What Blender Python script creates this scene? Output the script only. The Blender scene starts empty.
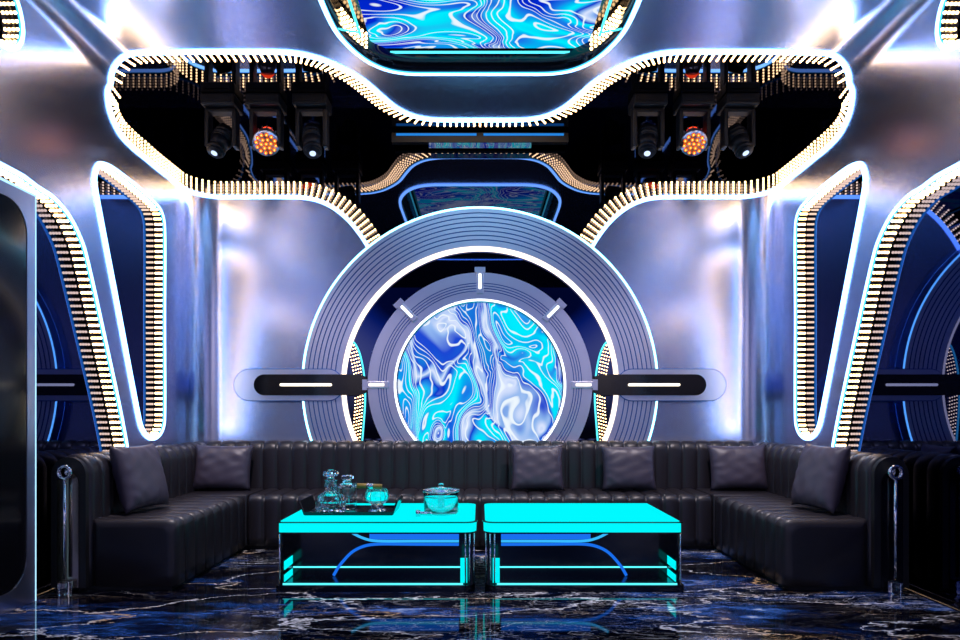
import bpy, bmesh, math, random
from mathutils import Vector, Matrix
from mathutils.geometry import tessellate_polygon
random.seed(7)
S = bpy.context.scene
COL = S.collection
PI = math.pi
V = Vector

# ------------------------------------------------------------------ room figures
F = 670.0            # focal length in pixels
CAMZ = 1.04
HW = 2.49            # half width of the room
YB = 5.85            # back wall
H = 3.44             # ceiling
NEAR = -1.2          # where the room shell stops behind the camera
CZ = 1.28            # height of the ring centre
FR = 0.24            # fillet radius, back corners
CR = 0.18            # cove radius, wall to ceiling

# ------------------------------------------------------------------ materials
def new_mat(name):
    m = bpy.data.materials.new(name); m.use_nodes = True
    nt = m.node_tree; nt.nodes.clear()
    out = nt.nodes.new('ShaderNodeOutputMaterial')
    return m, nt, out
def principled(name, base, rough=0.5, metal=0.0, spec=0.5, coat=0.0, trans=0.0, ior=1.5, bump=None):
    m, nt, out = new_mat(name)
    b = nt.nodes.new('ShaderNodeBsdfPrincipled')
    b.inputs['Base Color'].default_value = (*base, 1)
    b.inputs['Roughness'].default_value = rough
    b.inputs['Metallic'].default_value = metal
    b.inputs['Specular IOR Level'].default_value = spec
    b.inputs['Coat Weight'].default_value = coat
    b.inputs['Coat Roughness'].default_value = 0.05
    b.inputs['Transmission Weight'].default_value = trans
    b.inputs['IOR'].default_value = ior
    nt.links.new(b.outputs[0], out.inputs[0])
    if bump:
        sc, st = bump
        tc = nt.nodes.new('ShaderNodeTexCoord')
        n = nt.nodes.new('ShaderNodeTexNoise'); n.inputs['Scale'].default_value = sc; n.inputs['Detail'].default_value = 4
        bp = nt.nodes.new('ShaderNodeBump'); bp.inputs['Strength'].default_value = st; bp.inputs['Distance'].default_value = 0.01
        nt.links.new(tc.outputs['Object'], n.inputs['Vector']); nt.links.new(n.outputs[0], bp.inputs['Height'])
        nt.links.new(bp.outputs[0], b.inputs['Normal'])
    return m
def emit(name, col, strength):
    m, nt, out = new_mat(name)
    e = nt.nodes.new('ShaderNodeEmission'); e.inputs[0].default_value = (*col, 1); e.inputs[1].default_value = strength
    nt.links.new(e.outputs[0], out.inputs[0])
    return m
def ramp(nt, stops):
    r = nt.nodes.new('ShaderNodeValToRGB'); cr = r.color_ramp
    while len(cr.elements) > 1: cr.elements.remove(cr.elements[-1])
    cr.elements[0].position = stops[0][0]; cr.elements[0].color = (*stops[0][1], 1)
    for p, c in stops[1:]:
        e = cr.elements.new(p); e.color = (*c, 1)
    return r
def marbling(name, scale, offset, strength, dim=1.0):
    """flowing ink pattern on a lit screen: a noise folded into itself"""
    m, nt, out = new_mat(name)
    tc = nt.nodes.new('ShaderNodeTexCoord')
    mp = nt.nodes.new('ShaderNodeMapping'); mp.inputs['Location'].default_value = offset
    mp.inputs['Scale'].default_value = scale
    nt.links.new(tc.outputs['Object'], mp.inputs[0])
    prev = mp.outputs[0]
    for k, (sc, amt) in enumerate(((1.15, 1.0), (1.5, .75), (2.6, 0.16))):
        n = nt.nodes.new('ShaderNodeTexNoise'); n.inputs['Scale'].default_value = sc; n.inputs['Detail'].default_value = 1.0
        n.inputs['Roughness'].default_value = .4
        nt.links.new(prev, n.inputs['Vector'])
        sub = nt.nodes.new('ShaderNodeVectorMath'); sub.operation = 'SUBTRACT'; sub.inputs[1].default_value = (.5, .5, .5)
        nt.links.new(n.outputs['Color'], sub.inputs[0])
        mul = nt.nodes.new('ShaderNodeVectorMath'); mul.operation = 'SCALE'; mul.inputs['Scale'].default_value = amt * 2
        nt.links.new(sub.outputs[0], mul.inputs[0])
        add = nt.nodes.new('ShaderNodeVectorMath'); add.operation = 'ADD'
        nt.links.new(prev, add.inputs[0]); nt.links.new(mul.outputs[0], add.inputs[1])
        prev = add.outputs[0]
    big = nt.nodes.new('ShaderNodeTexNoise'); big.inputs['Scale'].default_value = .8; big.inputs['Detail'].default_value = 0.5
    nt.links.new(prev, big.inputs['Vector'])
    r1 = ramp(nt, [(0.0, (.0, .01, .4)), (.37, (.0, .02, .62)), (.42, (.01, .18, .8)), (.455, (.0, .45, .9)), (.49, (.0, .85, 1)), (.525, (.0, .75, .95)), (.55, (.02, .3, .85)), (.575, (.0, .03, .6)), (.60, (.25, .45, .85)), (.62, (.7, .78, 1)), (.65, (.3, .5, .9)), (.68, (.01, .06, .65)), (1, (.0, .8, 1))])
    nt.links.new(big.outputs[0], r1.inputs[0])
    w = nt.nodes.new('ShaderNodeTexWave'); w.wave_type = 'BANDS'; w.inputs['Scale'].default_value = 3.6
    w.inputs['Distortion'].default_value = 1.2; w.inputs['Detail'].default_value = 1.5; w.inputs['Detail Scale'].default_value = 1.2
    nt.links.new(prev, w.inputs['Vector'])
    r2 = ramp(nt, [(0.0, (0, 0, 0)), (.86, (0, 0, 0)), (.95, (.85, .85, .85)), (1, (1, 1, 1))])
    nt.links.new(w.outputs[1], r2.inputs[0])
    mx = nt.nodes.new('ShaderNodeMixRGB'); mx.inputs[2].default_value = (.85, .93, 1, 1)
    nt.links.new(r2.outputs[0], mx.inputs[0]); nt.links.new(r1.outputs[0], mx.inputs[1])
    e = nt.nodes.new('ShaderNodeEmission'); e.inputs[1].default_value = strength
    nt.links.new(mx.outputs[0], e.inputs[0]); nt.links.new(e.outputs[0], out.inputs[0])
    return m

M = {}
M['satin'] = principled('satin_chrome', (.68, .72, .93), .24, 1.0)
M['satin_ring'] = principled('satin_ring', (.92, .90, 1.0), .30, 1.0)
M['brush'] = principled('brushed_frame', (.55, .60, .80), .3, 1.0)
M['groove'] = principled('groove_blue', (.04, .18, .55), .35, .8)
M['mirror'] = principled('dark_blue_mirror', (.034, .048, .14), .015, 1.0)
M['cavity'] = principled('smoked_mirror', (.10, .105, .15), .02, 1.0)
M['black'] = principled('gloss_black', (.004, .004, .006), .12, 0, .5)
M['matte'] = principled('matte_black', (.006, .006, .008), .5)
M['plastic'] = principled('charcoal_plastic', (.006, .006, .010), .45, 0, .25)
M['leather'] = principled('leather', (.015, .0125, .017), .40, 0, .5, bump=(60, .02))
M['pillow'] = principled('pillow_satin', (.048, .038, .062), .45, 0, .6, bump=(7, .06))
M['chrome'] = principled('chrome', (.75, .75, .78), .06, 1.0)
M['bronze'] = principled('bronze_mirror', (.36, .30, .25), .22, 1.0)
M['glass'] = principled('crystal', (.93, .97, 1), .0, 0, .5, trans=1.0, ior=1.5)
M['rim'] = emit('rim_white', (.22, .50, 1.0), 7.5)
M['rimblue'] = emit('rim_blue', (.06, .50, 1.0), 2.0)
M['cyan'] = emit('cyan_line', (.10, .85, 1.0), 1.5)
M['warmrim'] = emit('warm_rim', (1.0, .80, .62), 2.6)
M['led'] = emit('led_warm', (1.0, .60, .26), 12.0)
M['table'] = emit('table_light', (0.0, .95, 1.0), 1.0)
M['neon'] = emit('blue_neon', (.01, .16, .85), 1.0)
M['neon2'] = emit('light_blue_neon', (.04, .5, 1.0), 1.0)
M['bar'] = emit('blue_bar', (.02, .25, .80), .9)
M['red'] = emit('red_glow', (1.0, .05, .01), 4.0)
M['orange'] = emit('orange_led', (1.0, .16, .01), 1.0)
M['hot'] = emit('orange_core', (1.0, .45, .08), 2.5)
M['lens'] = emit('cool_lens', (.55, .7, 1.0), 1.5)
M['disc'] = marbling('marbled_disc_screen', (1.8, 1.0, 1.2), (8.2, 0.3, 4.1), 1.0)
M['topscreen'] = marbling('marbled_ceiling_screen', (.75, 1.35, 1.0), (1.7, 6.2, 0.0), 1.0)
M['dimscreen'] = marbling('dim_display', (9.0, 3.0, 3.0), (.7, 2.2, 0.0), .30)
M['cigar'] = principled('cigar', (.25, .17, .03), .5)
M['doorline'] = emit('pale_line', (.4, .75, 1), 1.6)
M['ringline'] = emit('ring_line', (.22, .75, 1), 7.0)
M['tick'] = emit('cool_white_bar', (.85, .93, 1), 3.0)
M['warmbar'] = emit('warm_white_bar', (1, .87, .68), 3.0)

def floor_mat():
    m, nt, out = new_mat('dark_marble')
    L = nt.links.new
    tc = nt.nodes.new('ShaderNodeTexCoord')
    mp = nt.nodes.new('ShaderNodeMapping'); mp.inputs['Scale'].default_value = (.50, 1.45, 1); mp.inputs['Rotation'].default_value = (0, 0, .22)
    mp.inputs['Location'].default_value = (3.3, 1.2, 0)
    L(tc.outputs['Object'], mp.inputs[0])
    n1 = nt.nodes.new('ShaderNodeTexNoise'); n1.inputs['Scale'].default_value = 1.6; n1.inputs['Detail'].default_value = 6; n1.inputs['Roughness'].default_value = .62
    L(mp.outputs[0], n1.inputs['Vector'])
    sub = nt.nodes.new('ShaderNodeVectorMath'); sub.operation = 'SUBTRACT'; sub.inputs[1].default_value = (.5, .5, .5); L(n1.outputs['Color'], sub.inputs[0])
    sc = nt.nodes.new('ShaderNodeVectorMath'); sc.operation = 'SCALE'; sc.inputs['Scale'].default_value = 1.1; L(sub.outputs[0], sc.inputs[0])
    ad = nt.nodes.new('ShaderNodeVectorMath'); ad.operation = 'ADD'; L(mp.outputs[0], ad.inputs[0]); L(sc.outputs[0], ad.inputs[1])
    def veins(scale, w0, w1):
        v = nt.nodes.new('ShaderNodeTexVoronoi'); v.feature = 'DISTANCE_TO_EDGE'; v.inputs['Scale'].default_value = scale
        L(ad.outputs[0], v.inputs['Vector'])
        r = ramp(nt, [(0, (1, 1, 1)), (w0, (.9, .9, .9)), (w1, (0, 0, 0))]); L(v.outputs['Distance'], r.inputs[0])
        return r
    v1 = veins(1.3, .005, .011); v2 = veins(3.6, .005, .016); v3 = veins(9, .008, .03)
    nb = nt.nodes.new('ShaderNodeTexNoise'); nb.inputs['Scale'].default_value = 1.5; nb.inputs['Detail'].default_value = 7; nb.inputs['Roughness'].default_value = .7
    L(ad.outputs[0], nb.inputs['Vector'])
    base = ramp(nt, [(0, (.0, .0, .002)), (.47, (.001, .001, .004)), (.53, (.002, .010, .05)), (.58, (.01, .06, .24)), (.62, (.08, .18, .48)), (.655, (.55, .65, .85)), (.69, (.01, .03, .10)), (1, (.3, .25, .2))])
    L(nb.outputs[0], base.inputs[0])
    nm = nt.nodes.new('ShaderNodeTexNoise'); nm.inputs['Scale'].default_value = 1.1; nm.inputs['Detail'].default_value = 3; L(mp.outputs[0], nm.inputs['Vector'])
    mask = ramp(nt, [(0, (.0,) * 3), (.45, (.06,) * 3), (.6, (.8,) * 3), (1, (1,) * 3)]); L(nm.outputs[0], mask.inputs[0])
    vc = ramp(nt, [(0, (.75, .42, .16)), (.42, (.8, .52, .25)), (.5, (.85, .85, .88)), (1, (.8, .85, 1))]); L(n1.outputs[0], vc.inputs[0])
    def mul(a, b):
        x = nt.nodes.new('ShaderNodeMath'); x.operation = 'MULTIPLY'; L(a, x.inputs[0])
        if isinstance(b, float): x.inputs[1].default_value = b
        else: L(b, x.inputs[1])
        return x.outputs[0]
    def mix(f, a, b):
        x = nt.nodes.new('ShaderNodeMixRGB'); L(f, x.inputs[0]); L(a, x.inputs[1]); L(b, x.inputs[2]); return x.outputs[0]
    c = base.outputs[0]
    c = mix(mul(v3.outputs[0], mul(mask.outputs[0], .35)), c, vc.outputs[0])
    c = mix(mul(v2.outputs[0], mul(mask.outputs[0], .7)), c, vc.outputs[0])
    c = mix(mul(v1.outputs[0], .95), c, vc.outputs[0])
    m2 = nt.nodes.new('ShaderNodeMapping'); m2.inputs['Scale'].default_value = (2.2, 13, 1); m2.inputs['Rotation'].default_value = (0, 0, .30); L(tc.outputs['Object'], m2.inputs[0])
    n3 = nt.nodes.new('ShaderNodeTexNoise'); n3.inputs['Scale'].default_value = 1.3; n3.inputs['Detail'].default_value = 8; n3.inputs['Roughness'].default_value = .7; L(m2.outputs[0], n3.inputs['Vector'])
    st = ramp(nt, [(0, (0,) * 3), (.60, (0,) * 3), (.66, (.9,) * 3), (1, (1,) * 3)]); L(n3.outputs[0], st.inputs[0])
    c = mix(mul(st.outputs[0], mul(mask.outputs[0], .6)), c, vc.outputs[0])
    b = nt.nodes.new('ShaderNodeBsdfPrincipled'); b.inputs['Roughness'].default_value = .04
    b.inputs['Specular IOR Level'].default_value = .5
    L(c, b.inputs['Base Color']); L(b.outputs[0], out.inputs[0])
    return m
M['floor'] = floor_mat()

# ------------------------------------------------------------------ object helpers
def link(name, bm, mat, parent=None, smooth=False, mats=None):
    me = bpy.data.meshes.new(name)
    bm.normal_update(); bm.to_mesh(me); bm.free()
    for mm in (mats or [mat]): me.materials.append(mm)
    if smooth:
        for p in me.polygons: p.use_smooth = True
    o = bpy.data.objects.new(name, me); COL.objects.link(o)
    if parent: o.parent = parent
    return o
def thing(name, label, cat, loc=(0, 0, 0), group=None, rz=0):
    o = bpy.data.objects.new(name, None); COL.objects.link(o); o.location = loc; o.rotation_euler = (0, 0, rz)
    o.empty_display_size = .05
    o['label'] = label; o['category'] = cat
    if group: o['group'] = group
    return o
def tag(o, label, cat, group=None):
    o['label'] = label; o['category'] = cat
    if group: o['group'] = group
    return o
def struct(o, label=None):
    o['kind'] = 'structure'
    if label: o['label'] = label
    return o
def box(bm, a, b, mi=0, rot=None, bev=0):
    a = V(a); b = V(b); c = (a + b) / 2; s = b - a
    mat = Matrix.Translation(c) @ (rot.to_4x4() if rot else Matrix.Identity(4)) @ Matrix.Diagonal((*s, 1))
    r = bmesh.ops.create_cube(bm, size=1, matrix=mat)
    fs = {f for v in r['verts'] for f in v.link_faces}
    for f in fs: f.material_index = mi
    if bev:
        es = list({e for v in r['verts'] for e in v.link_edges})
        bmesh.ops.bevel(bm, geom=es, offset=bev, segments=3, affect='EDGES', profile=.5)
def poly_mesh(loops3, name, mat, parent=None, map3=None):
    """flat sheet with holes; loops as 2D lists, map3 turns (a,b) into a point"""
    bm = bmesh.new()
    flat = [p for l in loops3 for p in l]
    vs = [bm.verts.new(map3(*p)) for p in flat]
    tris = tessellate_polygon([[V((p[0], p[1], 0)) for p in l] for l in loops3])
    for t in tris:
        try: bm.faces.new([vs[i] for i in t])
        except ValueError: pass
    return link(name, bm, mat, parent)
def catmull(pts, closed, n=10):
    out = []; N = len(pts); P = [V(p) for p in pts]
    rng = range(N if closed else N - 1)
    for i in rng:
        p0 = P[(i - 1) % N] if closed or i > 0 else P[0] * 2 - P[1]
        p1 = P[i]; p2 = P[(i + 1) % N]
        p3 = P[(i + 2) % N] if closed or i + 2 < N else P[-1] * 2 - P[-2]
        # centripetal-ish: plain catmull rom with reduced tension where spans differ
        d = (p2 - p1).length
        t1 = (p2 - p0) * .5; t2 = (p3 - p1) * .5
        if t1.length > 1e-9: t1 = t1 * min(1, d / t1.length)
        if t2.length > 1e-9: t2 = t2 * min(1, d / t2.length)
        for k in range(n):
            t = k / n; a = 2*t**3 - 3*t**2 + 1; b = t**3 - 2*t**2 + t; c = -2*t**3 + 3*t**2; e = t**3 - t**2
            out.append(p1 * a + t1 * b + p2 * c + t2 * e)
    if not closed: out.append(P[-1])
    return out
def resample(pts, step, closed, attrs=None):
    P = list(pts) + ([pts[0]] if closed else [])
    A = (list(attrs) + ([attrs[0]] if closed else [])) if attrs else None
    L = [0]
    for i in range(1, len(P)): L.append(L[-1] + (P[i] - P[i-1]).length)
    n = max(3, round(L[-1] / step)); out = []; oa = []; j = 0
    for k in range(n if closed else n + 1):
        d = L[-1] * k / n
        while j < len(L) - 2 and L[j+1] < d: j += 1
        f = (d - L[j]) / max(1e-9, L[j+1] - L[j])
        out.append(P[j].lerp(P[j+1], f))
        if A: oa.append(A[j].lerp(A[j+1], f).normalized())
    return (out, oa) if A else out
def frames(pts, nrm, closed, flip):
    res = []; N = len(pts)
    for i in range(N):
        a = pts[(i-1) % N] if closed or i > 0 else pts[i]
        b = pts[(i+1) % N] if closed or i < N-1 else pts[i]
        t = (b - a).normalized(); w = nrm[i].cross(t).normalized() * (-1 if flip else 1)
        res.append((pts[i], nrm[i], w))
    return res
def ribbon(fr, prof, closed, name, mats, parent, mi=None, smooth=True):
    """prof: (inward, out-of-surface) pairs, closed cross-section"""
    bm = bmesh.new(); K = len(prof); rows = []
    for p, n, w in fr: rows.append([bm.verts.new(p + w * a + n * b) for a, b in prof])
    N = len(rows)
    for i in range(N if closed else N - 1):
        for k in range(K):
            f = bm.faces.new([rows[i][k], rows[i][(k+1) % K], rows[(i+1) % N][(k+1) % K], rows[(i+1) % N][k]])
            if mi: f.material_index = mi[k]
    return link(name, bm, None, parent, smooth, mats)
RIMPROF = [(-.016, .0), (-.015, .010), (-.010, .014), (.010, .014), (.014, .010), (.015, 0)]
RIMMI = [0, 0, 0, 0, 1, 1]
bulb_mesh = None
def bulb():
    global bulb_mesh
    if bulb_mesh is None:
        bm = bmesh.new(); bmesh.ops.create_uvsphere(bm, u_segments=8, v_segments=5, radius=1)
        bulb_mesh = bpy.data.meshes.new('led_bulb'); bm.to_mesh(bulb_mesh); bm.free(); bulb_mesh.materials.append(M['led'])
        for p in bulb_mesh.polygons: p.use_smooth = True
    return bulb_mesh
def inview(p):
    if p.y < .3: return False
    x = 480 + p.x * F / p.y; y = 413 - (p.z - CAMZ) * F / p.y
    return 0 <= x <= 960 and 0 <= y <= 640
def bulbs(points, parent, r=.011, keep=100):
    pts = sorted(points, key=lambda p: (not inview(p), p.length))
    for p in pts[:keep]:
        o = bpy.data.objects.new('led_bulb', bulb()); o.location = p; o.scale = (r, r, r); o.parent = parent; COL.objects.link(o)
    rest = pts[keep:]
    if rest:
        src = bulb(); vs = [v.co * r for v in src.vertices]; fs = [tuple(q.vertices) for q in src.polygons]; nv = len(vs)
        me = bpy.data.meshes.new('led_bulb_field')
        me.from_pydata([tuple(v + p) for p in rest for v in vs], [], [tuple(i + nv * k for i in f) for k in range(len(rest)) for f in fs])
        me.materials.append(M['led'])
        o = bpy.data.objects.new('led_bulb_field', me); COL.objects.link(o); o.parent = parent; o['kind'] = 'stuff'

def camdist(x, z): return None
# pixel on a known plane -> point on that plane (measurements of the photograph)
def on_side(px, py, sgn=-1):          # returns (y, z) on a side wall, px measured on the left half
    y = HW * F / (480 - px); return (y, CAMZ + (413 - py) * y / F)
def on_ceil(px, py):
    y = (H - CAMZ) * F / (413 - py); return ((px - 480) * y / F, y)
def on_back(px, py, y=YB): return ((px - 480) * y / F, CAMZ + (413 - py) * y / F)

# ------------------------------------------------------------------ floor
bm = bmesh.new(); box(bm, (-HW - .3, NEAR, -.05), (HW + .3, YB + .3, 0))
struct(link('floor', bm, M['floor']))

# ------------------------------------------------------------------ the large wrap-round opening: contour on walls and ceiling
LZ = 2.926
wallc = [on_side(112, 78), on_side(107.5, 92), on_side(110, 112), on_side(120, 134), on_side(134, 149)]
side_curve = [V(p).to_3d() for p in catmull([V((y, z, 0)) for y, z in [(4.52, 3.265)] + wallc[1:] + [(4.98, 2.935), (5.2, LZ)]], False, 8)]
side_pts = [(p.x, p.y) for p in side_curve] + [(YB - FR, LZ)]
ceil_half = [(-(HW - CR), 4.47), (-2.0, 4.452), (-1.45, 4.45), (-1.24, 4.465), (-1.08, 4.54), (-.96, 4.66), (-.838, 4.84), (-.74, 5.08), (-.655, 5.27), (-.54, 5.41), (-.40, 5.475), (-.25, 5.488), (0, 5.488)]
ceil_curve = [(p.x, p.y) for p in catmull([V((x, y, 0)) for x, y in ceil_half], False, 6)]
back_half = [(-(HW - FR), LZ), (-1.75, LZ), (-1.54, 2.92), (-1.40, 2.89), (-1.27, 2.825), (-1.14, 2.715), (-1.03, 2.575), (-.96, 2.46), (-.90, 2.36)]
back_curve = [(p.x, p.y) for p in catmull([V((x, y, 0)) for x, y in back_half], False, 6)]

def left_path():
    P = []; N = []
    for x, y in reversed(ceil_curve): P.append(V((x, y, H))); N.append(V((0, 0, -1)))
    for k in range(1, 8):                       # across the cove
        a = k / 8 * PI / 2
        P.append(V((-(HW - CR) - CR * math.sin(a), 4.47 + .05 * (k / 8), H - CR + CR * math.cos(a)))); N.append(V((math.sin(a), 0, -math.cos(a))))
    for y, z in side_pts: P.append(V((-HW, y, z))); N.append(V((1, 0, 0)))
    for k in range(1, 10):
        a = k / 10 * PI / 2
        P.append(V((-(HW - FR) - FR * math.cos(a), YB - FR + FR * math.sin(a), LZ))); N.append(V((math.cos(a), -math.sin(a), 0)))
    for x, z in back_curve: P.append(V((x, YB, z))); N.append(V((0, -1, 0)))
    return P, N
LP, LN = left_path()
FP = list(reversed(LP)) + [V((-p.x, p.y, p.z)) for p in LP[1:]]
FN = list(reversed(LN)) + [V((-p.x, p.y, p.z)) for p in LN[1:]]

def oval_strip(R, n): pass
# shell panels ------------------------------------------------------
tri_pts = [on_side(*p) for p in [(100, 164), (95, 172), (94.5, 186), (117, 305), (139, 420), (144, 433), (152, 438.5), (160, 433), (163.5, 420), (163.5, 320), (163.5, 226), (159, 209), (140, 190), (113, 169)]]
tri_loop = [(p.x, p.y) for p in catmull([V((a, b, 0)) for a, b in tri_pts], True, 8)]
big_pts = [(1.3, 2.32), (2.6, 2.32), (3.62, 2.325)] + [on_side(*p) for p in [(37, 188), (51, 197), (65, 212), (75, 229), (84, 252), (104, 340), (123, 430)]] + [(4.86, .30), (4.90, .01), (4.6, .005), (3.0, .005), (1.3, .005), (1.09, .01), (1.08, .6), (1.08, 1.8), (1.12, 2.2)]
big_loop = [(p.x, p.y) for p in catmull([V((a, b, 0)) for a, b in big_pts], True, 8)]
cor_pts = [(1.6, 3.3), (3.45, 3.3), (3.58, 3.26), (3.635, 3.14), (3.62, 3.04), (3.55, 2.975), (3.42, 2.955), (1.6, 2.955), (1.5, 3.05), (1.5, 3.2)]
cor_loop = [(p.x, p.y) for p in catmull([V((a, b, 0)) for a, b in cor_pts], True, 6)]
for s, nm in ((-1, 'wall_left'), (1, 'wall_right')):
    outer = [(NEAR, 0), (YB - FR, 0)] + list(reversed(side_pts)) + [(4.52, H - CR), (NEAR, H - CR)]
    o = poly_mesh([outer, tri_loop, big_loop, cor_loop], nm, M['satin'], None, lambda a, b: (s * HW, a, b))
    struct(o)
    # rounded corner column between side wall and back wall
    bm = bmesh.new(); K = 24; cols = []
    for k in range(K + 1):
        a = k / K * PI / 2
        x = s * ((HW - FR) + FR * math.cos(a)); y = YB - FR + FR * math.sin(a)
        cols.append([bm.verts.new((x, y, z)) for z in (0, LZ)])
    for k in range(K): bm.faces.new([cols[k][0], cols[k+1][0], cols[k+1][1], cols[k][1]])
    struct(link('trim_%d' % (1 if s < 0 else 2), bm, M['satin'], None, True))
    # cove between wall and ceiling
    bm = bmesh.new(); rows = []
    for k in range(K + 1):
        a = k / K * PI / 2
        x = s * ((HW - CR) + CR * math.sin(a)); z = H - CR + CR * math.cos(a)
        rows.append([bm.verts.new((x, y, z)) for y in (NEAR, 4.47 + .05 * k / K)])
    for k in range(K): bm.faces.new([rows[k][0], rows[k+1][0], rows[k+1][1], rows[k][1]])
    struct(link('trim_%d' % (3 if s < 0 else 4), bm, M['satin'], None, True))
# ceiling with the central light box hole
cen_pts = [(-.924, 1.6), (-.924, 2.8), (-.922, 3.7), (-.918, 4.02), (-.895, 4.24), (-.83, 4.44), (-.75, 4.58), (-.64, 4.68), (-.5, 4.725), (-.3, 4.73), (.3, 4.73), (.5, 4.725), (.64, 4.68), (.75, 4.58), (.83, 4.44), (.895, 4.24), (.918, 4.02), (.922, 3.7), (.924, 2.8), (.924, 1.6), (.85, 1.3), (.6, 1.2), (-.6, 1.2), (-.85, 1.3)]
cen_loop = [(p.x, p.y) for p in catmull([V((a, b, 0)) for a, b in cen_pts], True, 6)]
outer = [(-(HW - CR), NEAR)] + ceil_curve + [(-x, y) for x, y in reversed(ceil_curve[:-1])] + [(HW - CR, NEAR)]
struct(poly_mesh([outer, cen_loop], 'ceiling', M['satin'], None, lambda a, b: (a, b, H)))
# back wall
outer = [(-(HW - FR), 0)] + back_curve + [(-x, z) for x, z in reversed(back_curve)] + [(HW - FR, 0)]
struct(poly_mesh([outer], 'wall_back', M['satin'], None, lambda a, b: (a, YB, b)))

# ------------------------------------------------------------------ light frames
big = thing('led_light_frame', 'largest light edged opening, wrapping from ceiling down both walls above the ring', 'light frame', (0, 5.0, H))
def reparent(o, par):
    o.parent = par; o.matrix_parent_inverse = par.matrix_world.inverted() if False else Matrix.Translation(-par.location)
    return o
P, N = resample(FP, .02, False, FN)
fr = frames(P, N, False, False)
# choose the side so that 'inward' points into the opening (towards +y on the ceiling)
mid = fr[len(fr) // 2]
FLIP = mid[2].y < 0
fr = frames(P, N, False, FLIP)
reparent(ribbon(fr, RIMPROF, False, 'glow_rim', [M['rim'], M['rimblue']], None, RIMMI), big)
OFF = .035
reparent(ribbon(fr, [(.0, -.002), (.004, -.002), (.004, -OFF), (0, -OFF)], False, 'reveal', [M['black']], None), big)
def plane(name, pts, mat, par):
    bm = bmesh.new(); bm.faces.new([bm.verts.new(p) for p in pts]); return reparent(link(name, bm, mat), par)
E = OFF
cc = [(x, y - .05) for x, y in ceil_curve]
reparent(poly_mesh([[(-HW - E, 4.42)] + cc + [(-x, y) for x, y in reversed(cc[:-1])] + [(HW + E, 4.42), (HW + E, YB + E), (-HW - E, YB + E)]], 'mirror_panel', M['cavity'], None, lambda a, b: (a, b, H + E)), big)
plane('mirror_panel', [(-HW - E, YB + E, 2.2), (HW + E, YB + E, 2.2), (HW + E, YB + E, H + E), (-HW - E, YB + E, H + E)], M['cavity'], big)
for s in (-1, 1):
    plane('mirror_panel', [(s * (HW + E), 4.3, 2.8), (s * (HW + E), YB + E, 2.8), (s * (HW + E), YB + E, H + E), (s * (HW + E), 4.3, H + E)], M['cavity'], big)
Pb, Nb = resample(FP, .049, False, FN)
frb = frames(Pb, Nb, False, FLIP)
pts = []
for p, n, w in frb:
    for k in range(5): pts.append(p + w * (.030 + .025 * k) - n * .008 - big.location)
bulbs([p for p in pts], big, .0080)
bigpts = pts

def side_frame(loop, s, depth, label, rows, skip=None, grp=None, extra=None):
    c = V((s * HW, sum(p[0] for p in loop) / len(loop), sum(p[1] for p in loop) / len(loop)))
    t = thing('led_light_frame', label, 'light frame', c, grp)
    P3 = [V((s * HW, a, b)) for a, b in loop]; n = V((-s, 0, 0))
    P = resample(P3, .02, True); N = [n] * len(P)
    f0 = frames(P, N, True, False)
    flip = (c - f0[0][0]).dot(f0[0][2]) < 0
    f0 = frames(P, N, True, flip)
    low = min(p[1] for p in loop) < .1; fclosed = f0
    if low:                                   # this opening stands on the floor: the light line leaves the sill out
        k = next(i for i in range(len(f0)) if f0[i-1][0].z < .06 <= f0[i][0].z); f0 = f0[k:] + f0[:k]
        f0 = [q for q in f0 if q[0].z > .06]
    reparent(ribbon(f0, RIMPROF, not low, 'glow_rim', [M['rim'], M['rimblue']], None, RIMMI), t)
    reparent(ribbon(fclosed, [(.0, 0), (.004, 0), (.004, -depth), (0, -depth)], True, 'reveal', [M['black']], None), t)
    reparent(poly_mesh([loop], 'mirror_panel', M['mirror'], None, lambda a, b: (s * (HW + depth), a, b)), t)
    Pb = resample(P3, .043, True); fb = frames(Pb, [n] * len(Pb), True, flip)
    pts = []
    for p, n_, w in fb:
        for k in range(rows): pts.append(p + w * .010 - n_ * (.014 + (depth - .012) * k / rows) - c)
    pts = [q for q in pts]
    if skip: pts = [q for q in pts if not skip(q + c)]
    bulbs(pts, t, .0088)
    return t
for s, side in ((-1, 'left'), (1, 'right')):
    side_frame(tri_loop, s, .07, 'tall narrow triangular light edged mirror on the %s wall' % side, 4)
    side_frame(big_loop, s, .085, 'large slanted light edged mirror low on the %s wall beside the sofa end' % side, 4, skip=lambda q: q.z < .2 or q.y < 2.0)
    side_frame(cor_loop, s, .10, 'light edged mirror high in the upper %s corner of the picture' % side, 4, skip=lambda q: q.y < 2.0)

# central ceiling light box
t = thing('ceiling_screen', 'cyan and blue marbled screen in a dark rounded light box at the ceiling centre', 'ceiling screen', (0, 3, H))
P3 = [V((a, b, H)) for a, b in cen_loop]; n = V((0, 0, -1)); P = resample(P3, .02, True)
f0 = frames(P, [n] * len(P), True, False); flip = (V((0, 3, H)) - f0[0][0]).dot(f0[0][2]) < 0
f0 = frames(P, [n] * len(P), True, flip)
reparent(ribbon(f0, RIMPROF, True, 'glow_rim', [M['rim'], M['rimblue']], None, RIMMI), t)
DP = .20
reparent(ribbon(f0, [(.0, 0), (.004, 0), (.004, -DP), (0, -DP)], True, 'reveal', [M['black']], None), t)
reparent(poly_mesh([cen_loop], 'dark_panel', M['black'], None, lambda a, b: (a, b, H + DP)), t)
scr = [(-.765, 1.6), (-.765, 4.74), (-.765, 4.74), (.765, 4.74), (.765, 1.6)]
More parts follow.
